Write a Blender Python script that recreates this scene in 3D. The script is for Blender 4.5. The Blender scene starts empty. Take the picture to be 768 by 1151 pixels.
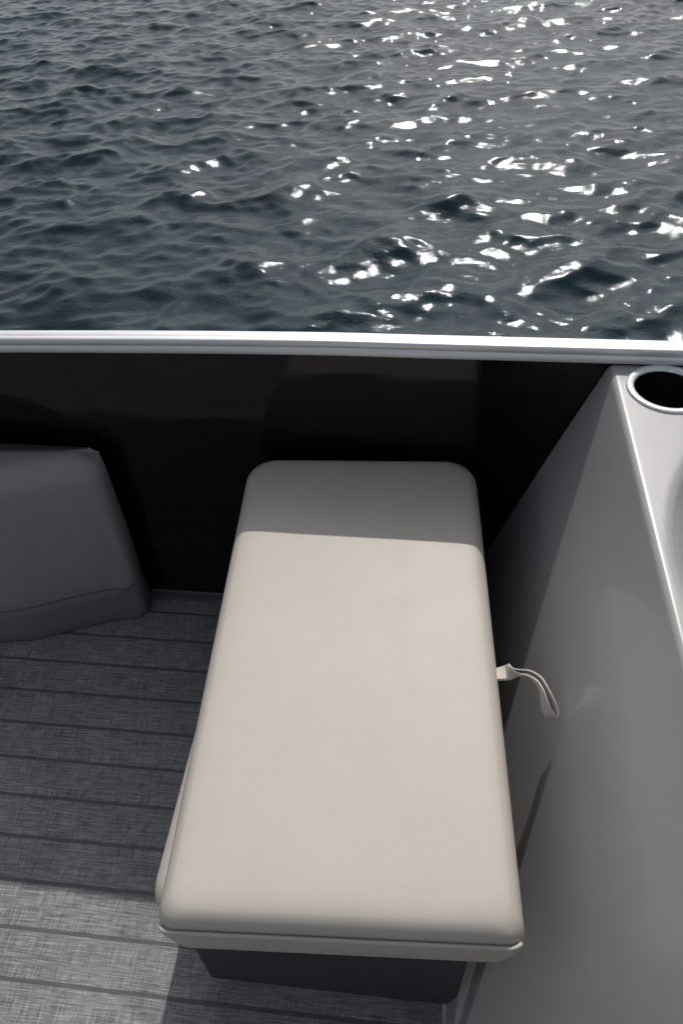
import bpy, bmesh, math, random
import numpy as np
from mathutils import Vector, Matrix
random.seed(4)
rng = np.random.RandomState(11)
C = bpy.context.scene.collection
sc = bpy.context.scene

# ------------------------------------------------------------------ materials
def newmat(name):
    m = bpy.data.materials.new(name); m.use_nodes = True
    nt = m.node_tree
    return m, nt, nt.nodes['Principled BSDF']

def N(nt, kind, **kw):
    n = nt.nodes.new(kind)
    for k, v in kw.items():
        if k.startswith('_'): setattr(n, k[1:], v)
        else: n.inputs[k.replace('_', ' ')].default_value = v
    return n

def noise(nt, scale, detail=3, rough=.5, vec=(1, 1, 1), coord='Object', rot=(0, 0, 0)):
    tc = nt.nodes.new('ShaderNodeTexCoord')
    mp = nt.nodes.new('ShaderNodeMapping')
    mp.inputs['Scale'].default_value = vec
    mp.inputs['Rotation'].default_value = rot
    nt.links.new(tc.outputs[coord], mp.inputs['Vector'])
    n = nt.nodes.new('ShaderNodeTexNoise')
    n.inputs['Scale'].default_value = scale
    n.inputs['Detail'].default_value = detail
    n.inputs['Roughness'].default_value = rough
    nt.links.new(mp.outputs[0], n.inputs['Vector'])
    return n.outputs['Fac']

def ramp(nt, fac, stops):
    r = nt.nodes.new('ShaderNodeValToRGB')
    els = r.color_ramp.elements
    while len(els) < len(stops): els.new(.5)
    for e, (p, c) in zip(els, stops):
        e.position = p; e.color = (*c, 1) if len(c) == 3 else c
    nt.links.new(fac, r.inputs[0])
    return r.outputs[0]

def bump(nt, bsdf, height, strength, dist, prev=None):
    b = nt.nodes.new('ShaderNodeBump')
    b.inputs['Strength'].default_value = strength
    b.inputs['Distance'].default_value = dist
    nt.links.new(height, b.inputs['Height'])
    if prev is not None: nt.links.new(prev, b.inputs['Normal'])
    nt.links.new(b.outputs[0], bsdf.inputs['Normal'])
    return b.outputs[0]

def vinyl(name, col, rough=.5, var=.04, grain=.25):
    m, nt, b = newmat(name)
    lo = tuple(c * (1 - var) for c in col); hi = tuple(c * (1 + var) for c in col)
    c = ramp(nt, noise(nt, 5, 4, .6), [(.3, lo), (.7, hi)])
    nt.links.new(c, b.inputs['Base Color'])
    b.inputs['Specular IOR Level'].default_value = .42
    r = ramp(nt, noise(nt, 22, 3), [(.3, (rough - .02,) * 3), (.75, (rough + .03,) * 3)])
    nt.links.new(r, b.inputs['Roughness'])
    p = bump(nt, b, noise(nt, 520, 3, .7), grain, .0009)
    p = bump(nt, b, noise(nt, 5, 1, .3, vec=(1.6, 1, 1)), .03, .004, p)
    return m

M = {}
M['vinyl'] = vinyl('beige_vinyl', (.555, .511, .452))
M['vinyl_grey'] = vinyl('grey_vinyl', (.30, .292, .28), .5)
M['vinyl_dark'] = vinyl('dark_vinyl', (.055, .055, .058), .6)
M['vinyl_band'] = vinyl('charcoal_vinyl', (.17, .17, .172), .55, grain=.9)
M['piping'] = vinyl('piping_vinyl', (.50, .48, .45), .45)

m, nt, b = newmat('stitch_thread'); b.inputs['Base Color'].default_value = (.22, .20, .18, 1); b.inputs['Roughness'].default_value = .8
nt.links.new(ramp(nt, noise(nt, 300), [(.3, (.18, .165, .15)), (.7, (.26, .24, .215))]), b.inputs['Base Color'])
M['thread'] = m

# webbing
m, nt, b = newmat('webbing'); b.inputs['Roughness'].default_value = .75
nt.links.new(ramp(nt, noise(nt, 700, 2), [(.35, (.70, .66, .59)), (.65, (.84, .80, .73))]), b.inputs['Base Color'])
bump(nt, b, noise(nt, 900, 2), .6, .0008); M['webbing'] = m

# gelcoat
m, nt, b = newmat('gelcoat')
c = ramp(nt, noise(nt, 3, 5, .6), [(.3, (.36, .356, .352)), (.7, (.40, .395, .39))])
nt.links.new(c, b.inputs['Base Color'])
b.inputs['Roughness'].default_value = .32
b.inputs['Coat Weight'].default_value = .5; b.inputs['Coat Roughness'].default_value = .055
bump(nt, b, noise(nt, 6, 2), .25, .004)
M['gelcoat'] = m

# brushed aluminium
m, nt, b = newmat('satin_aluminium'); b.inputs['Metallic'].default_value = .5
nt.links.new(ramp(nt, noise(nt, 8, 4, .6, vec=(.3, 30, 30)), [(.3, (.74, .745, .76)), (.7, (.86, .865, .87))]), b.inputs['Base Color'])
nt.links.new(ramp(nt, noise(nt, 14, 4, .6, vec=(.3, 20, 20)), [(.3, (.40,) * 3), (.7, (.52,) * 3)]), b.inputs['Roughness'])
bump(nt, b, noise(nt, 60, 3, .6, vec=(.02, 30, 30)), .12, .0006)
M['alu'] = m
m, nt, b = newmat('polished_steel'); b.inputs['Metallic'].default_value = .35
b.inputs['Base Color'].default_value = (.86, .86, .85, 1)
nt.links.new(ramp(nt, noise(nt, 60, 3), [(.3, (.20,) * 3), (.7, (.30,) * 3)]), b.inputs['Roughness'])
M['steel'] = m
m, nt, b = newmat('black_plastic'); b.inputs['Base Color'].default_value = (.006, .006, .007, 1); b.inputs['Roughness'].default_value = .35
bump(nt, b, noise(nt, 400, 2), .2, .0004); M['plastic'] = m
# glossy black panel
m, nt, b = newmat('black_panel')
nt.links.new(ramp(nt, noise(nt, 4, 5, .6), [(.3, (.0025, .0025, .0028)), (.8, (.005, .0047, .0045))]), b.inputs['Base Color'])
nt.links.new(ramp(nt, noise(nt, 6, 5, .65), [(.35, (.05,) * 3), (.8, (.16,) * 3)]), b.inputs['Roughness'])
b.inputs['Specular IOR Level'].default_value = .34
bump(nt, b, noise(nt, 2.2, 2, vec=(1, 1, 1.6)), .5, .012)
M['panel'] = m
m, nt, b = newmat('rubber_seal'); b.inputs['Base Color'].default_value = (.09, .095, .10, 1); b.inputs['Roughness'].default_value = .6
bump(nt, b, noise(nt, 200, 2), .2, .0005); M['seal'] = m
m, nt, b = newmat('caulk'); b.inputs['Roughness'].default_value = .5
nt.links.new(ramp(nt, noise(nt, 90, 3), [(.3, (.46, .44, .40)), (.7, (.58, .56, .52))]), b.inputs['Base Color']); M['caulk'] = m

# woven deck vinyl with inlaid stripes across y
STRIPE0, STRIPE = .1915, .07314
m, nt, b = newmat('woven_deck')
L = nt.links
def math_(op, a, bb=None, clamp=False):
    n = nt.nodes.new('ShaderNodeMath'); n.operation = op; n.use_clamp = clamp
    for i, x in enumerate((a, bb)):
        if x is None: continue
        if isinstance(x, (int, float)): n.inputs[i].default_value = x
        else: L.new(x, n.inputs[i])
    return n.outputs[0]
weft = noise(nt, 1, 3, .7, vec=(17, 480, 1))      # long threads along x
weft2 = noise(nt, 1, 2, .6, vec=(60, 220, 1))
warp = noise(nt, 1, 3, .7, vec=(460, 24, 1))      # threads along y
blot = noise(nt, 7, 4, .6)
s1 = math_('ADD', math_('MULTIPLY', weft, .46), math_('MULTIPLY', warp, .34))
s1 = math_('ADD', s1, math_('MULTIPLY', weft2, .10))
s1 = math_('ADD', s1, math_('MULTIPLY', blot, .10))
cloth = ramp(nt, s1, [(.40, (.085, .087, .092)), (.47, (.20, .20, .20)), (.53, (.29, .287, .282)), (.60, (.47, .465, .45))])
cloth_s = ramp(nt, s1, [(.38, (.075, .078, .085)), (.5, (.11, .114, .123)), (.62, (.15, .154, .162))])
tc = nt.nodes.new('ShaderNodeTexCoord'); sp = nt.nodes.new('ShaderNodeSeparateXYZ'); L.new(tc.outputs['Object'], sp.inputs[0])
yy = math_('MULTIPLY', sp.outputs['Y'], -1.0)
ph = math_('DIVIDE', math_('ADD', yy, -STRIPE0 + STRIPE * 40.5), STRIPE)
fr = math_('SUBTRACT', math_('FRACT', ph), .5)
ds = math_('ABSOLUTE', fr)
mask = nt.nodes.new('ShaderNodeMapRange'); mask.interpolation_type = 'SMOOTHSTEP'
mask.inputs['From Min'].default_value = .034; mask.inputs['From Max'].default_value = .056
mask.inputs['To Min'].default_value = 1; mask.inputs['To Max'].default_value = 0
L.new(ds, mask.inputs['Value'])
mx = nt.nodes.new('ShaderNodeMix'); mx.data_type = 'RGBA'
L.new(mask.outputs[0], mx.inputs['Factor']); L.new(cloth, mx.inputs['A']); L.new(cloth_s, mx.inputs['B'])
L.new(mx.outputs['Result'], b.inputs['Base Color'])
b.inputs['Roughness'].default_value = .55
hgt = math_('SUBTRACT', s1, math_('MULTIPLY', mask.outputs[0], .5))
bump(nt, b, hgt, .5, .0012)
M['deck'] = m

# water
m, nt, b = newmat('lake_water')
b.inputs['Base Color'].default_value = (.010, .019, .018, 1)
b.inputs['Roughness'].default_value = .032
b.inputs['IOR'].default_value = 1.333; b.inputs['Specular Tint'].default_value = (.70, .86, 1, 1)
nt.links.new(ramp(nt, noise(nt, .9, 3), [(.3, (.005, .016, .023)), (.7, (.010, .027, .034))]), b.inputs['Base Color'])
p = bump(nt, b, noise(nt, 1, 4, .6, vec=(18, 27, 1)), .40, .010)
p = bump(nt, b, noise(nt, 1, 3, .55, vec=(45, 60, 1), rot=(0, 0, .3)), .24, .003, p)
M['water'] = m

# ------------------------------------------------------------------ mesh helpers
def link(name, me, mat, parent=None, smooth=True):
    o = bpy.data.objects.new(name, me); C.objects.link(o)
    if mat: me.materials.append(mat)
    if smooth:
        for p in me.polygons: p.use_smooth = True
    if parent is not None: o.parent = parent
    return o
def mesh(name, vs, fs, mat, parent=None, smooth=True):
    me = bpy.data.meshes.new(name); me.from_pydata([tuple(v) for v in vs], [], fs); me.update()
    bm = bmesh.new(); bm.from_mesh(me); bmesh.ops.recalc_face_normals(bm, faces=bm.faces); bm.to_mesh(me); bm.free()
    return link(name, me, mat, parent, smooth)
def thing(name, label, cat, loc=(0, 0, 0), rz=0):
    o = bpy.data.objects.new(name, None); C.objects.link(o); o.location = loc; o.rotation_euler.z = rz
    o['label'] = label; o['category'] = cat; o.empty_display_size = .1
    return o
def loft(rings, closed=True, cap0=True, cap1=True):
    n = len(rings[0]); vs = [p for r in rings for p in r]; fs = []
    for i in range(len(rings) - 1):
        for j in range(n if closed else n - 1):
            k = (j + 1) % n
            fs.append((i * n + j, i * n + k, (i + 1) * n + k, (i + 1) * n + j))
    if cap0: fs.append(tuple(range(n))[::-1])
    if cap1: fs.append(tuple((len(rings) - 1) * n + j for j in range(n)))
    return vs, fs
def tube(path, r, n=8):
    path = [Vector(p) for p in path]; rings = []
    for i, p in enumerate(path):
        t = (path[min(i + 1, len(path) - 1)] - path[max(i - 1, 0)]).normalized()
        u = t.cross(Vector((0, 0, 1)));
        if u.length < 1e-3: u = Vector((1, 0, 0))
        u.normalize(); w = u.cross(t)
        rings.append([p + r * (math.cos(2 * math.pi * k / n) * u + math.sin(2 * math.pi * k / n) * w) for k in range(n)])
    return loft(rings)
def rrect(x0, x1, y0, y1, radii, seg=10, sub=12):
    """rounded rectangle, ccw from front-left; radii = fl, fr, br, bl -> list of (x, y, nx, ny)"""
    fl, fr, br, bl = radii; out = []
    cs = [((x0 + fl, y0 + fl), fl, 180), ((x1 - fr, y0 + fr), fr, 270), ((x1 - br, y1 - br), br, 0), ((x0 + bl, y1 - bl), bl, 90)]
    arcs = []
    for (cx, cy), r, a0 in cs:
        arcs.append([(cx + r * math.cos(math.radians(a0 + 90 * k / seg)), cy + r * math.sin(math.radians(a0 + 90 * k / seg)),
                      math.cos(math.radians(a0 + 90 * k / seg)), math.sin(math.radians(a0 + 90 * k / seg))) for k in range(seg + 1)])
    for i, a in enumerate(arcs):
        out += a
        b0 = a[-1]; b1 = arcs[(i + 1) % 4][0]
        for k in range(1, sub):
            t = k / sub; out.append((b0[0] * (1 - t) + b1[0] * t, b0[1] * (1 - t) + b1[1] * t, b0[2], b0[3]))
    return out
def box(x0, x1, y0, y1, z0, z1):
    vs = [(x, y, z) for z in (z0, z1) for (x, y) in ((x0, y0), (x1, y0), (x1, y1), (x0, y1))]
    return vs, [(0, 3, 2, 1), (4, 5, 6, 7), (0, 1, 5, 4), (1, 2, 6, 5), (2, 3, 7, 6), (3, 0, 4, 7)]
def bevel(o, w, seg=3):
    md = o.modifiers.new('bevel', 'BEVEL'); md.width = w; md.segments = seg; md.limit_method = 'ANGLE'

# ------------------------------------------------------------------ water (real waves, fading into plain bump far away)
def axis(lo, hi, fine, far, grow=1.18):
    a = list(np.arange(lo, hi + 1e-6, fine)); s = fine; x = a[-1]
    while x < far[1]: s *= grow; x += s; a.append(x)
    s = fine; x = a[0]; pre = []
    while x > far[0]: s *= grow; x -= s; pre.append(x)
    return np.array(pre[::-1] + a)
WZ = -.46
xs = axis(-6.5, 7.5, .023, (-1500, 1500)); ys = axis(.8, 12.0, .019, (-1500, 1500))
X, Y = np.meshgrid(xs, ys); Z = np.zeros_like(X)
fade = np.clip(1 - (np.maximum(np.abs(X - .5) - 8, 0) / 10), 0, 1) * np.clip(1 - np.maximum(Y - 12.5, 0) / 10, 0, 1) * np.clip(1 - np.maximum(.6 - Y, 0) / 1, 0, 1)
DX = np.zeros_like(X); DY = np.zeros_like(X)
for i in range(170):
    lam = math.exp(rng.uniform(math.log(.065), math.log(1.0)))
    th = math.radians(-90 + rng.normal(8, 42))
    k = 2 * math.pi / lam
    amp = .0054 * lam ** .97 * rng.uniform(.5, 1.4) * (.95 if lam < .3 else 1.08 if lam < .55 else .80)
    kx, ky = k * math.cos(th), k * math.sin(th); ph = rng.uniform(0, 6.283)
    a = kx * X + ky * Y + ph
    mod = .65 + .35 * np.sin(.7 * X * math.cos(i) + .9 * Y * math.sin(i * 1.7) + i)
    Z += amp * mod * np.cos(a); DX -= .8 * amp * mod * math.cos(th) * np.sin(a); DY -= .8 * amp * mod * math.sin(th) * np.sin(a)
V = np.stack([X + DX * fade, Y + DY * fade, WZ + Z * fade], -1).reshape(-1, 3)
ny, nx = X.shape
idx = np.arange(nx * ny).reshape(ny, nx)
F = np.stack([idx[:-1, :-1], idx[:-1, 1:], idx[1:, 1:], idx[1:, :-1]], -1).reshape(-1, 4)
me = bpy.data.meshes.new('water')
me.vertices.add(len(V)); me.vertices.foreach_set('co', V.ravel())
me.loops.add(F.size); me.loops.foreach_set('vertex_index', F.ravel().astype(np.int32))
me.polygons.add(len(F)); me.polygons.foreach_set('loop_start', np.arange(0, F.size, 4, dtype=np.int32))
me.polygons.foreach_set('use_smooth', np.ones(len(F), dtype=bool))
me.update(calc_edges=True)
water = link('water', me, M['water'], smooth=False); water['kind'] = 'structure'

# ------------------------------------------------------------------ deck
vs, fs = box(-2.6, 2.2, -2.3, .05, -.10, 0)
deck = mesh('deck', vs, fs, M['deck'], smooth=False); deck['kind'] = 'structure'

# ------------------------------------------------------------------ boat railing: rail, black panel, sill
def sheer(x):   # the rail drops a little towards the left
    return -.030 * max(0, (-x - .12)) ** 1.35 + .004 * max(0, min(1, x))
rail = thing('boat_railing', 'bright aluminium top rail over glossy black side panel between the boat deck and the water', 'railing', (0, 0, 0))
XS = np.linspace(-2.6, 2.2, 97)
prof = [(.0015, .6665), (.000, .668), (.000, .6795), (.0010, .6802), (.0010, .6820), (.000, .6827), (.000, .6905), (.0006, .6922), (.0022, .6935), (.010, .6939),
        (.0105, .6936), (.0115, .6936), (.012, .6939), (.026, .6937), (.030, .692), (.032, .688), (.032, .668), (.028, .666), (.006, .666)]
vs, fs = loft([[(x, y, z + sheer(x)) for y, z in prof] for x in XS])
o = mesh('top_rail', vs, fs, M['alu'], rail)
for p in o.data.polygons: p.use_smooth = len(p.vertices) == 4
vs, fs = loft([[(x, .008, .006), (x, .008, .664 + sheer(x)), (x, .022, .664 + sheer(x)), (x, .022, .006)] for x in XS])
o = mesh('black_panel', vs, fs, M['panel'], rail, smooth=False)
prof = [(-.010, .001), (-.010, .0035), (-.004, .006), (.004, .007), (.004, .014), (.006, .016), (.026, .016), (.026, .001)]
vs, fs = loft([[(x, y, z) for y, z in prof] for x in (-2.6, 2.2)])
mesh('bottom_sill', vs, fs, M['seal'], rail, smooth=False)
for x in (-1.62, 1.02):
    vs, fs = box(x, x + .03, .0235, .0305, -.09, .664)
    mesh('post', vs, fs, M['alu'], rail, smooth=False)

# ------------------------------------------------------------------ bench end against the panel
bench = thing('bench', 'dark grey upholstered bench with a charcoal lower band, shaded against the black panel', 'bench', (-.8, -.08, 0))
foot = [(-.588, -.012), (-.588, -.058), (-.650, -.078), (-.713, -.102), (-.790, -.136), (-.83, -.150), (-.90, -.160), (-1.10, -.163), (-1.60, -.163), (-1.60, -.012)]
def foot_ring(scale_in, z, bow=0, tilt=0):
    pts = []
    cx = np.mean([p[0] for p in foot]); cy = -.085
    n = len(foot)
    # resample with rounded corners
    P = []
    for i in range(n):
        p0, p1, p2 = (Vector(foot[(i + d) % n]) for d in (-1, 0, 1))
        r = .018 if i in (0, 1, 8, 9) else .03
        a = p1 + (p0 - p1).normalized() * min(r, (p0 - p1).length * .45); c = p1 + (p2 - p1).normalized() * min(r, (p2 - p1).length * .45)
        for t in (0, .25, .5, .75, 1):
            P.append(a * (1 - t) ** 2 + p1 * 2 * t * (1 - t) + c * t * t)
    m_ = len(P)
    for i in range(m_):
        t = (P[(i + 1) % m_] - P[i - 1]).normalized(); nrm = Vector((-t.y, t.x))  # outward fixed below
        q = P[i]
        ctr = Vector((-1.05, -.085))
        if nrm.dot(Vector(((q.x + 1.05) * .1, q.y + .085))) < 0: nrm = -nrm
        q = q - nrm * scale_in * (.25 if (scale_in > 0 and nrm.y > .5) else 1)
        pts.append((q.x + .8, q.y + .08 , z))
    return pts
rings = [foot_ring(i, z) for i, z in ((.010, .002), (.004, .004), (0.0, .012), (-.001, .04), (-.001, .090), (.001, .102), (.006, .107))]
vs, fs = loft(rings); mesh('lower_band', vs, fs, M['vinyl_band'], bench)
rings = [foot_ring(i, z) for i, z in ((.008, .108), (.0035, .110), (.001, .116), (-.001, .16), (-.002, .25), (.0, .34), (.001, .405))]
base_ring = foot_ring(.001, .405)
for k in (.1, .22, .36, .52, .68, .82, .93, 1.0):
    ang = k * math.pi / 2; r_top = []
    for (x, y, z) in base_ring:
        yb = .068                                   # back edge in local space
        e = max(0, min(1, (yb - y) / max(1e-6, .02)))      # 0 on the back edge, 1 on the front
        d_loc = max(.044, min(.15, .046 + (.212 - x) * .42))
        ins = (1 - math.cos(ang)) * min(.052, d_loc * .62) * e
        xs_in = (1 - math.cos(ang)) * .015 * max(0, min(1, (x - .15) / .05)) ** 2
        r_top.append((x - xs_in, y + ins, z + .056 * math.sin(ang) - .002 * e * k - .016 * k * max(0, min(1, (x - .165) / .045)) ** 2.5))
    rings.append(r_top)
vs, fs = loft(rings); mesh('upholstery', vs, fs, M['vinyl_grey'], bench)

# ------------------------------------------------------------------ ottoman
TH = .05534
ott = thing('ottoman', 'beige vinyl padded rectangular ottoman seat beside the grey console, its back end in shade', 'ottoman', (-.0838, -.4043, 0))
LW, LL = .4134 / 2, .766 / 2
def cushion_rings(outline, rs, rf, undul=0):
    rings = []
    hx = max(abs(p[0]) for p in outline); hy = max(p[1] for p in outline) ; cy_ = 0
    for (is_, zs), (if_, zf) in zip(rs, rf):
        r = []
        for x, y, nx_, ny_ in outline:
            w = max(0, -ny_) ** 2
            ins = is_ * (1 - w) + if_ * w; z = zs * (1 - w) + zf * w
            z += undul * (math.sin(9 * x + 3 * y) + .6 * math.sin(14 * y - 5 * x))
            iy = if_ if y < 0 else is_
            r.append((x * (1 - is_ / hx), cy_ + (y - cy_) * (1 - iy / hy), z))
        rings.append(r)
    return rings
out = rrect(-LW, LW, -LL, LL + .016, (.022, .022, .050, .050), 10, 24)
rs = [(.055, .364), (.028, .368), (.009, .382), (-.003, .410), (.0005, .430), (.0038, .4450), (.0090, .4560), (.017, .4628)]
rf = [(.03, .362), (.007, .366), (.001, .382), (.0005, .415), (.0035, .4405), (.0042, .4495), (.0085, .4562), (.016, .4618)]
R_ = cushion_rings(out, rs, rf)
# top rings, shrinking towards a spine so the crown is one smooth sheet
def shrink(ring, t, z):
    r = []
    for (x, y, zz) in ring:
        sx = x * (1 - t); ly = LL - .09; sy = max(-ly, min(ly, y)); sy = y + (sy * .93 - y) * t
        r.append((sx, sy, zz + (z - zz) * min(1, t * 1.6)))
    return r
top = R_[-1]
for t in (.012, .025, .045, .075, .12, .18, .26, .36, .48, .62, .76, .9, .99):
    r = []
    for (x, y, z0) in top:
        wy = min(1, max(0, (abs(y) - LL + .06) / .05)); mv = abs(x) * t * (1 - wy) + abs(y) * t * wy
        r.append((x * (1 - t), y * (1 - t), z0 + (.4664 - z0) * (1 - math.exp(-mv / .009)) + (.0004) * math.sin(11 * x * (1 - t) + 7 * y * (1 - t)) * t))
    R_.append(r)
vs, fs = loft(R_)
cush = mesh('cushion', vs, fs, M['vinyl'], ott)
cush.rotation_euler.z = TH
# piping along the front seam, round the corners
def path_at(ins, z0, wrap=6):
    n = len(out); first = 0
    ids = list(range(5, 11 + 11 + 8 + 10))
    pts = []
    for i in ids:
        x, y, nx_, ny_ = out[i % n]
        w = max(0, -ny_)
        pts.append((x - nx_ * (ins + .0005 * (1 - w)), y - ny_ * ins, z0 - .020 * (1 - w) ** 1.3))
    return pts
vs, fs = tube(path_at(-.0002, .4412), (.0026), 10); pp = mesh('piping', vs, fs, M['piping'], cush)
# stitches above the piping
P_ = path_at(.0075, .4480)[10:-10]
vs, fs = [], []
x = -LW + .03
while x < LW - .03:
    b_ = len(vs)
    a, c = box(x, x + .0028, -LL + .0105, -LL + .0118, .4478, .4490)
    vs += a; fs += [tuple(i + b_ for i in f) for f in c]; x += .0048
st = mesh('stitching', vs, fs, M['thread'], cush, smooth=False)
# padded rim under the cushion (square to the boat)
out2 = rrect(-.221, .180, -.354, .36, (.035, .035, .05, .05), 8, 8)
rs2 = [(.03, .298), (.010, .300), (.002, .308), (0, .325), (.0, .355), (.004, .372), (.02, .380)]
vs, fs = loft(cushion_rings(out2, rs2, rs2)); rim = mesh('padded_rim', vs, fs, M['vinyl'], ott)
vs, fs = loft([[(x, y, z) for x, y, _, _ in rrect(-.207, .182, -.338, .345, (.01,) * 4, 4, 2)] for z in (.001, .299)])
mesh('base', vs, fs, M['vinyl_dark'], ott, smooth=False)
# pull strap : a folded band of webbing hanging towards the console
def ribbon(path, wid, th_, ref):
    rings = []
    path = [Vector(p) for p in path]
    # catmull-rom
    dense = []
    for i in range(len(path) - 1):
        p0, p1, p2, p3 = path[max(i - 1, 0)], path[i], path[i + 1], path[min(i + 2, len(path) - 1)]
        for k in range(6):
            t = k / 6
            dense.append(.5 * ((2 * p1) + (-p0 + p2) * t + (2 * p0 - 5 * p1 + 4 * p2 - p3) * t * t + (-p0 + 3 * p1 - 3 * p2 + p3) * t ** 3))
    dense.append(path[-1])
    m_ = len(dense)
    for i, p in enumerate(dense):
        t = (dense[min(i + 1, m_ - 1)] - dense[max(i - 1, 0)]).normalized()
        s = i / (m_ - 1)
        w = ref(s); w = (w - t * w.dot(t)).normalized(); nrm = t.cross(w)
        a = w * wid / 2; c = nrm * th_ / 2
        rings.append([p - a - c, p + a - c, p + a + c, p - a + c])
    return loft(rings)
O0 = Vector(ott.location)
pth = [(0.116, -0.4185, 0.417), (0.1292, -0.4209, 0.4284), (0.1432, -0.4233, 0.4393), (0.155, -0.4262, 0.4476), (0.1667, -0.4315, 0.453), (0.1782, -0.4412, 0.454), (0.1866, -0.4547, 0.4508), (0.193, -0.4655, 0.4422), (0.1973, -0.4732, 0.4326), (0.1978, -0.479, 0.4259), (0.1939, -0.4804, 0.4259), (0.1886, -0.4751, 0.4317), (0.1848, -0.4674, 0.4403), (0.1809, -0.4575, 0.4479), (0.1743, -0.4456, 0.4497), (0.1647, -0.4364, 0.4481), (0.154, -0.4301, 0.4432), (0.1412, -0.4249, 0.4371), (0.1292, -0.4218, 0.4262), (0.116, -0.419, 0.4149)]
pth = [Vector(p) - O0 for p in pth]
def ref(s):
    # at the cushion the band is twisted face up; further out it stands on edge to the eye
    e = Vector((.10, -.42, .60)).normalized() * -1
    f_ = Vector((0, 1, -.25)).normalized()
    k = max(0, 1 - min(s, 1 - s) / .20); k = k * k * (3 - 2 * k)
    g = max(0, 1 - abs(s - .5) / .18) * .9
    e = (e + Vector((-.6, -.35, -.15)) * g)
    return (e * (1 - k) + f_ * -k)
vs, fs = ribbon(pth, .0205, .0019, ref)
strap = mesh('pull_strap', vs, fs, M['webbing'], ott); bevel(strap, .0004, 1)
for p in strap.data.polygons: p.use_smooth = False

# ------------------------------------------------------------------ console
con = thing('console', 'glossy pale grey moulded fibreglass console with round cup holder, right of the ottoman', 'console', (.3, -.8, 0))
CZ = .6650; XE = .2885; SL = math.radians(18.2)   # top height, edge position, side slope
CUP = (.3640, -.0570); CR = .0495
def side_x(z):
    t = z / CZ
    return .0815 + (XE - .0815) * (t * .92 + .08 * t * t)
RX, RY, RA, RB = .500, -.420, .195, .300     # the moulded recess
def top_z(x, y):
    z = CZ
    d = (((abs(x - RX)) / RA) ** 2 + ((abs(y - RY)) / RB) ** 2) ** .5
    s = max(0.0, min(1.0, (1.0 - d) / .22)); s = s * s * (3 - 2 * s)
    z -= .060 * s
    return z
YF, YB = -1.70, .0065
yv = [YB, YB - .0005, YB - .0015, YB - .003, YB - .005] + list(np.arange(-.004, -.80, -.006)) + list(np.arange(-.80, YF, -.03)) + [YF]
cols = []
RAD = .007
zs_side = list(np.linspace(0.001, CZ - RAD * 1.3, 30))
tx = list(np.arange(XE + RAD + .003, .72, .006)) + [.74, .80, .90, 1.0]
# arc from side to top
slope = math.atan2(CZ, XE - .0815)
x_end, z_end = side_x(zs_side[-1]), zs_side[-1]
arc = []
p0 = Vector((x_end, z_end)); p1 = Vector((side_x(CZ) - .0002, CZ)); p2 = Vector((XE + RAD, CZ))
for k in range(1, 9):
    t = k / 8; arc.append(p0 * (1 - t) ** 2 + p1 * 2 * t * (1 - t) + p2 * t * t)
rows = []
for y in yv:
    dz = .004 * (1 - math.sqrt(max(0, 1 - ((.005 - min(.005, YB - y)) / .005) ** 2)))
    r = [(side_x(z) + .25 * dz, y, z) for z in zs_side] + [(p.x + .5 * dz, y, p.y - dz) for p in arc] + [(x, y, top_z(x, y) - dz) for x in tx]
    r += [(1.0, y, .001)]
    rows.append(r)
nC = len(rows[0])
vs = [p for r in rows for p in r]; fs = []
for i in range(len(rows) - 1):
    for j in range(nC - 1):
        q = (i * nC + j, i * nC + j + 1, (i + 1) * nC + j + 1, (i + 1) * nC + j)
        cx = sum(vs[k][0] for k in q) / 4; cy = sum(vs[k][1] for k in q) / 4; cz = sum(vs[k][2] for k in q) / 4
        if cz > CZ - .02 and math.hypot(cx - CUP[0], cy - CUP[1]) < CR + .003: continue
        fs.append(q)
fs.append(tuple((len(rows) - 1) * nC + j for j in range(nC)))
fs.append(tuple(range(nC))[::-1])
body = mesh('moulded_body', [(x - .3, y + .8, z) for x, y, z in vs], fs, M['gelcoat'], con)
for p in body.data.polygons:
    if len(p.vertices) > 4 or p.index % 10**9 < 0: p.use_smooth = False
# cup holder
def lathe(prof_, cx, cy, n=72):
    return loft([[(cx + r * math.cos(2 * math.pi * k / n) - .3, cy + r * math.sin(2 * math.pi * k / n) + .8, z) for k in range(n)] for r, z in prof_], cap0=False, cap1=False)
cup_prof = [(CR + .0104, CZ + .0003), (CR + .0106, CZ + .0020), (CR + .0098, CZ + .0032), (CR + .0075, CZ + .0038), (CR + .002, CZ + .0036), (CR - .0002, CZ + .0022), (CR - .0010, CZ - .002)]
vs, fs = lathe(cup_prof, *CUP); ring = mesh('cup_holder', vs, fs, M['steel'], con)
vs, fs = loft([[(CUP[0] + r * math.cos(2 * math.pi * k / 64) - .3, CUP[1] + r * math.sin(2 * math.pi * k / 64) + .8, z) for k in range(64)]
               for r, z in ((CR - .0010, CZ - .002), (CR - .0015, CZ - .006), (CR - .002, CZ - .05), (CR - .004, CZ - .090), (.001, CZ - .092))], cap0=False, cap1=True)
mesh('cup_liner', vs, fs, M['plastic'], ring)
vs, fs = loft([[(side_x(.001) - .0005 - .3, y + .8, .0015), (side_x(0) - .0045 - .3, y + .8, .0015), (side_x(0) - .0035 - .3, y + .8, .005), (side_x(.006) - .0005 - .3, y + .8, .007)] for y in (-.002, -1.70)])
mesh('base_seal', vs, fs, M['caulk'], con, smooth=False)

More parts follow.
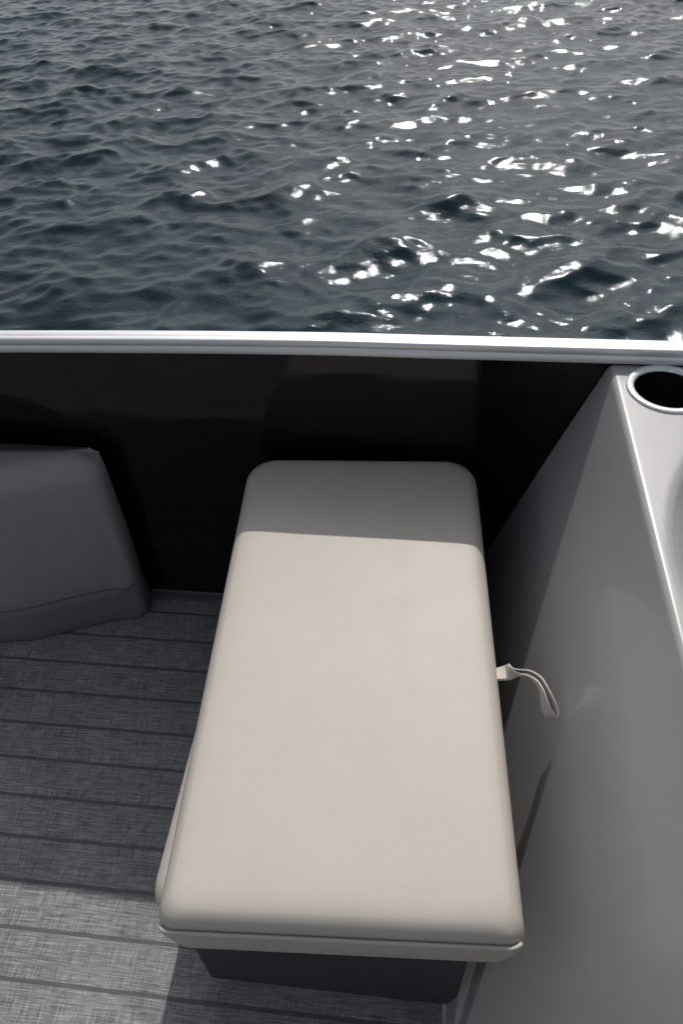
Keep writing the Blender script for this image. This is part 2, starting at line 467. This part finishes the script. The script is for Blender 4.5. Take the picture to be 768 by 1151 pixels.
# ------------------------------------------------------------------ light
AZ, EL = math.radians(7.5), math.radians(46.6)
S = Vector((math.sin(AZ) * math.cos(EL), math.cos(AZ) * math.cos(EL), math.sin(EL)))
ld = bpy.data.lights.new('sun', 'SUN'); ld.energy = 2.38; ld.angle = math.radians(.55); ld.color = (1, .965, .915)
lo = bpy.data.objects.new('sun', ld); C.objects.link(lo); lo.rotation_euler = S.to_track_quat('Z', 'Y').to_euler()
w = bpy.data.worlds.new('World'); sc.world = w; w.use_nodes = True
nt = w.node_tree; bg = nt.nodes['Background']
sk = nt.nodes.new('ShaderNodeTexSky'); sk.sky_type = 'NISHITA'; sk.sun_disc = False
sk.sun_elevation = EL; sk.sun_rotation = AZ; sk.air_density = 1.0; sk.dust_density = 2.5; sk.ozone_density = 1.0
hs = nt.nodes.new('ShaderNodeHueSaturation'); hs.inputs['Saturation'].default_value = .42
nt.links.new(sk.outputs[0], hs.inputs['Color']); nt.links.new(hs.outputs[0], bg.inputs[0]); bg.inputs[1].default_value = .100

# ------------------------------------------------------------------ camera
cd = bpy.data.cameras.new('camera'); cam = bpy.data.objects.new('camera', cd); C.objects.link(cam); sc.camera = cam
cd.sensor_fit = 'VERTICAL'; cd.sensor_height = 24; cd.lens = 24 * 849.87 / 1151
cd.clip_start = .02; cd.clip_end = 5000
r_ = Vector((0.9936492, 0.10700907, -0.03478963)); u_ = Vector((-0.05191142, 0.71026414, 0.70201856)); f_ = Vector((-0.09983218, 0.6957542, -0.71130839))
f2 = f_.normalized(); 
# forward from the fit
f2 = u_.cross(r_).normalized(); u2 = r_.cross(f2)
mw = Matrix((( r_.x, u2.x, -f2.x, 0), (r_.y, u2.y, -f2.y, -1.02884), (r_.z, u2.z, -f2.z, 1.35892), (0, 0, 0, 1)))
cam.matrix_world = mw
sc.view_settings.view_transform = 'Standard'; sc.view_settings.look = 'None'; sc.view_settings.gamma = 1; sc.view_settings.exposure = 0
sc.view_settings.use_curve_mapping = False
sc.cycles.caustics_reflective = False
sc.cycles.use_adaptive_sampling = True; sc.cycles.adaptive_threshold = .02
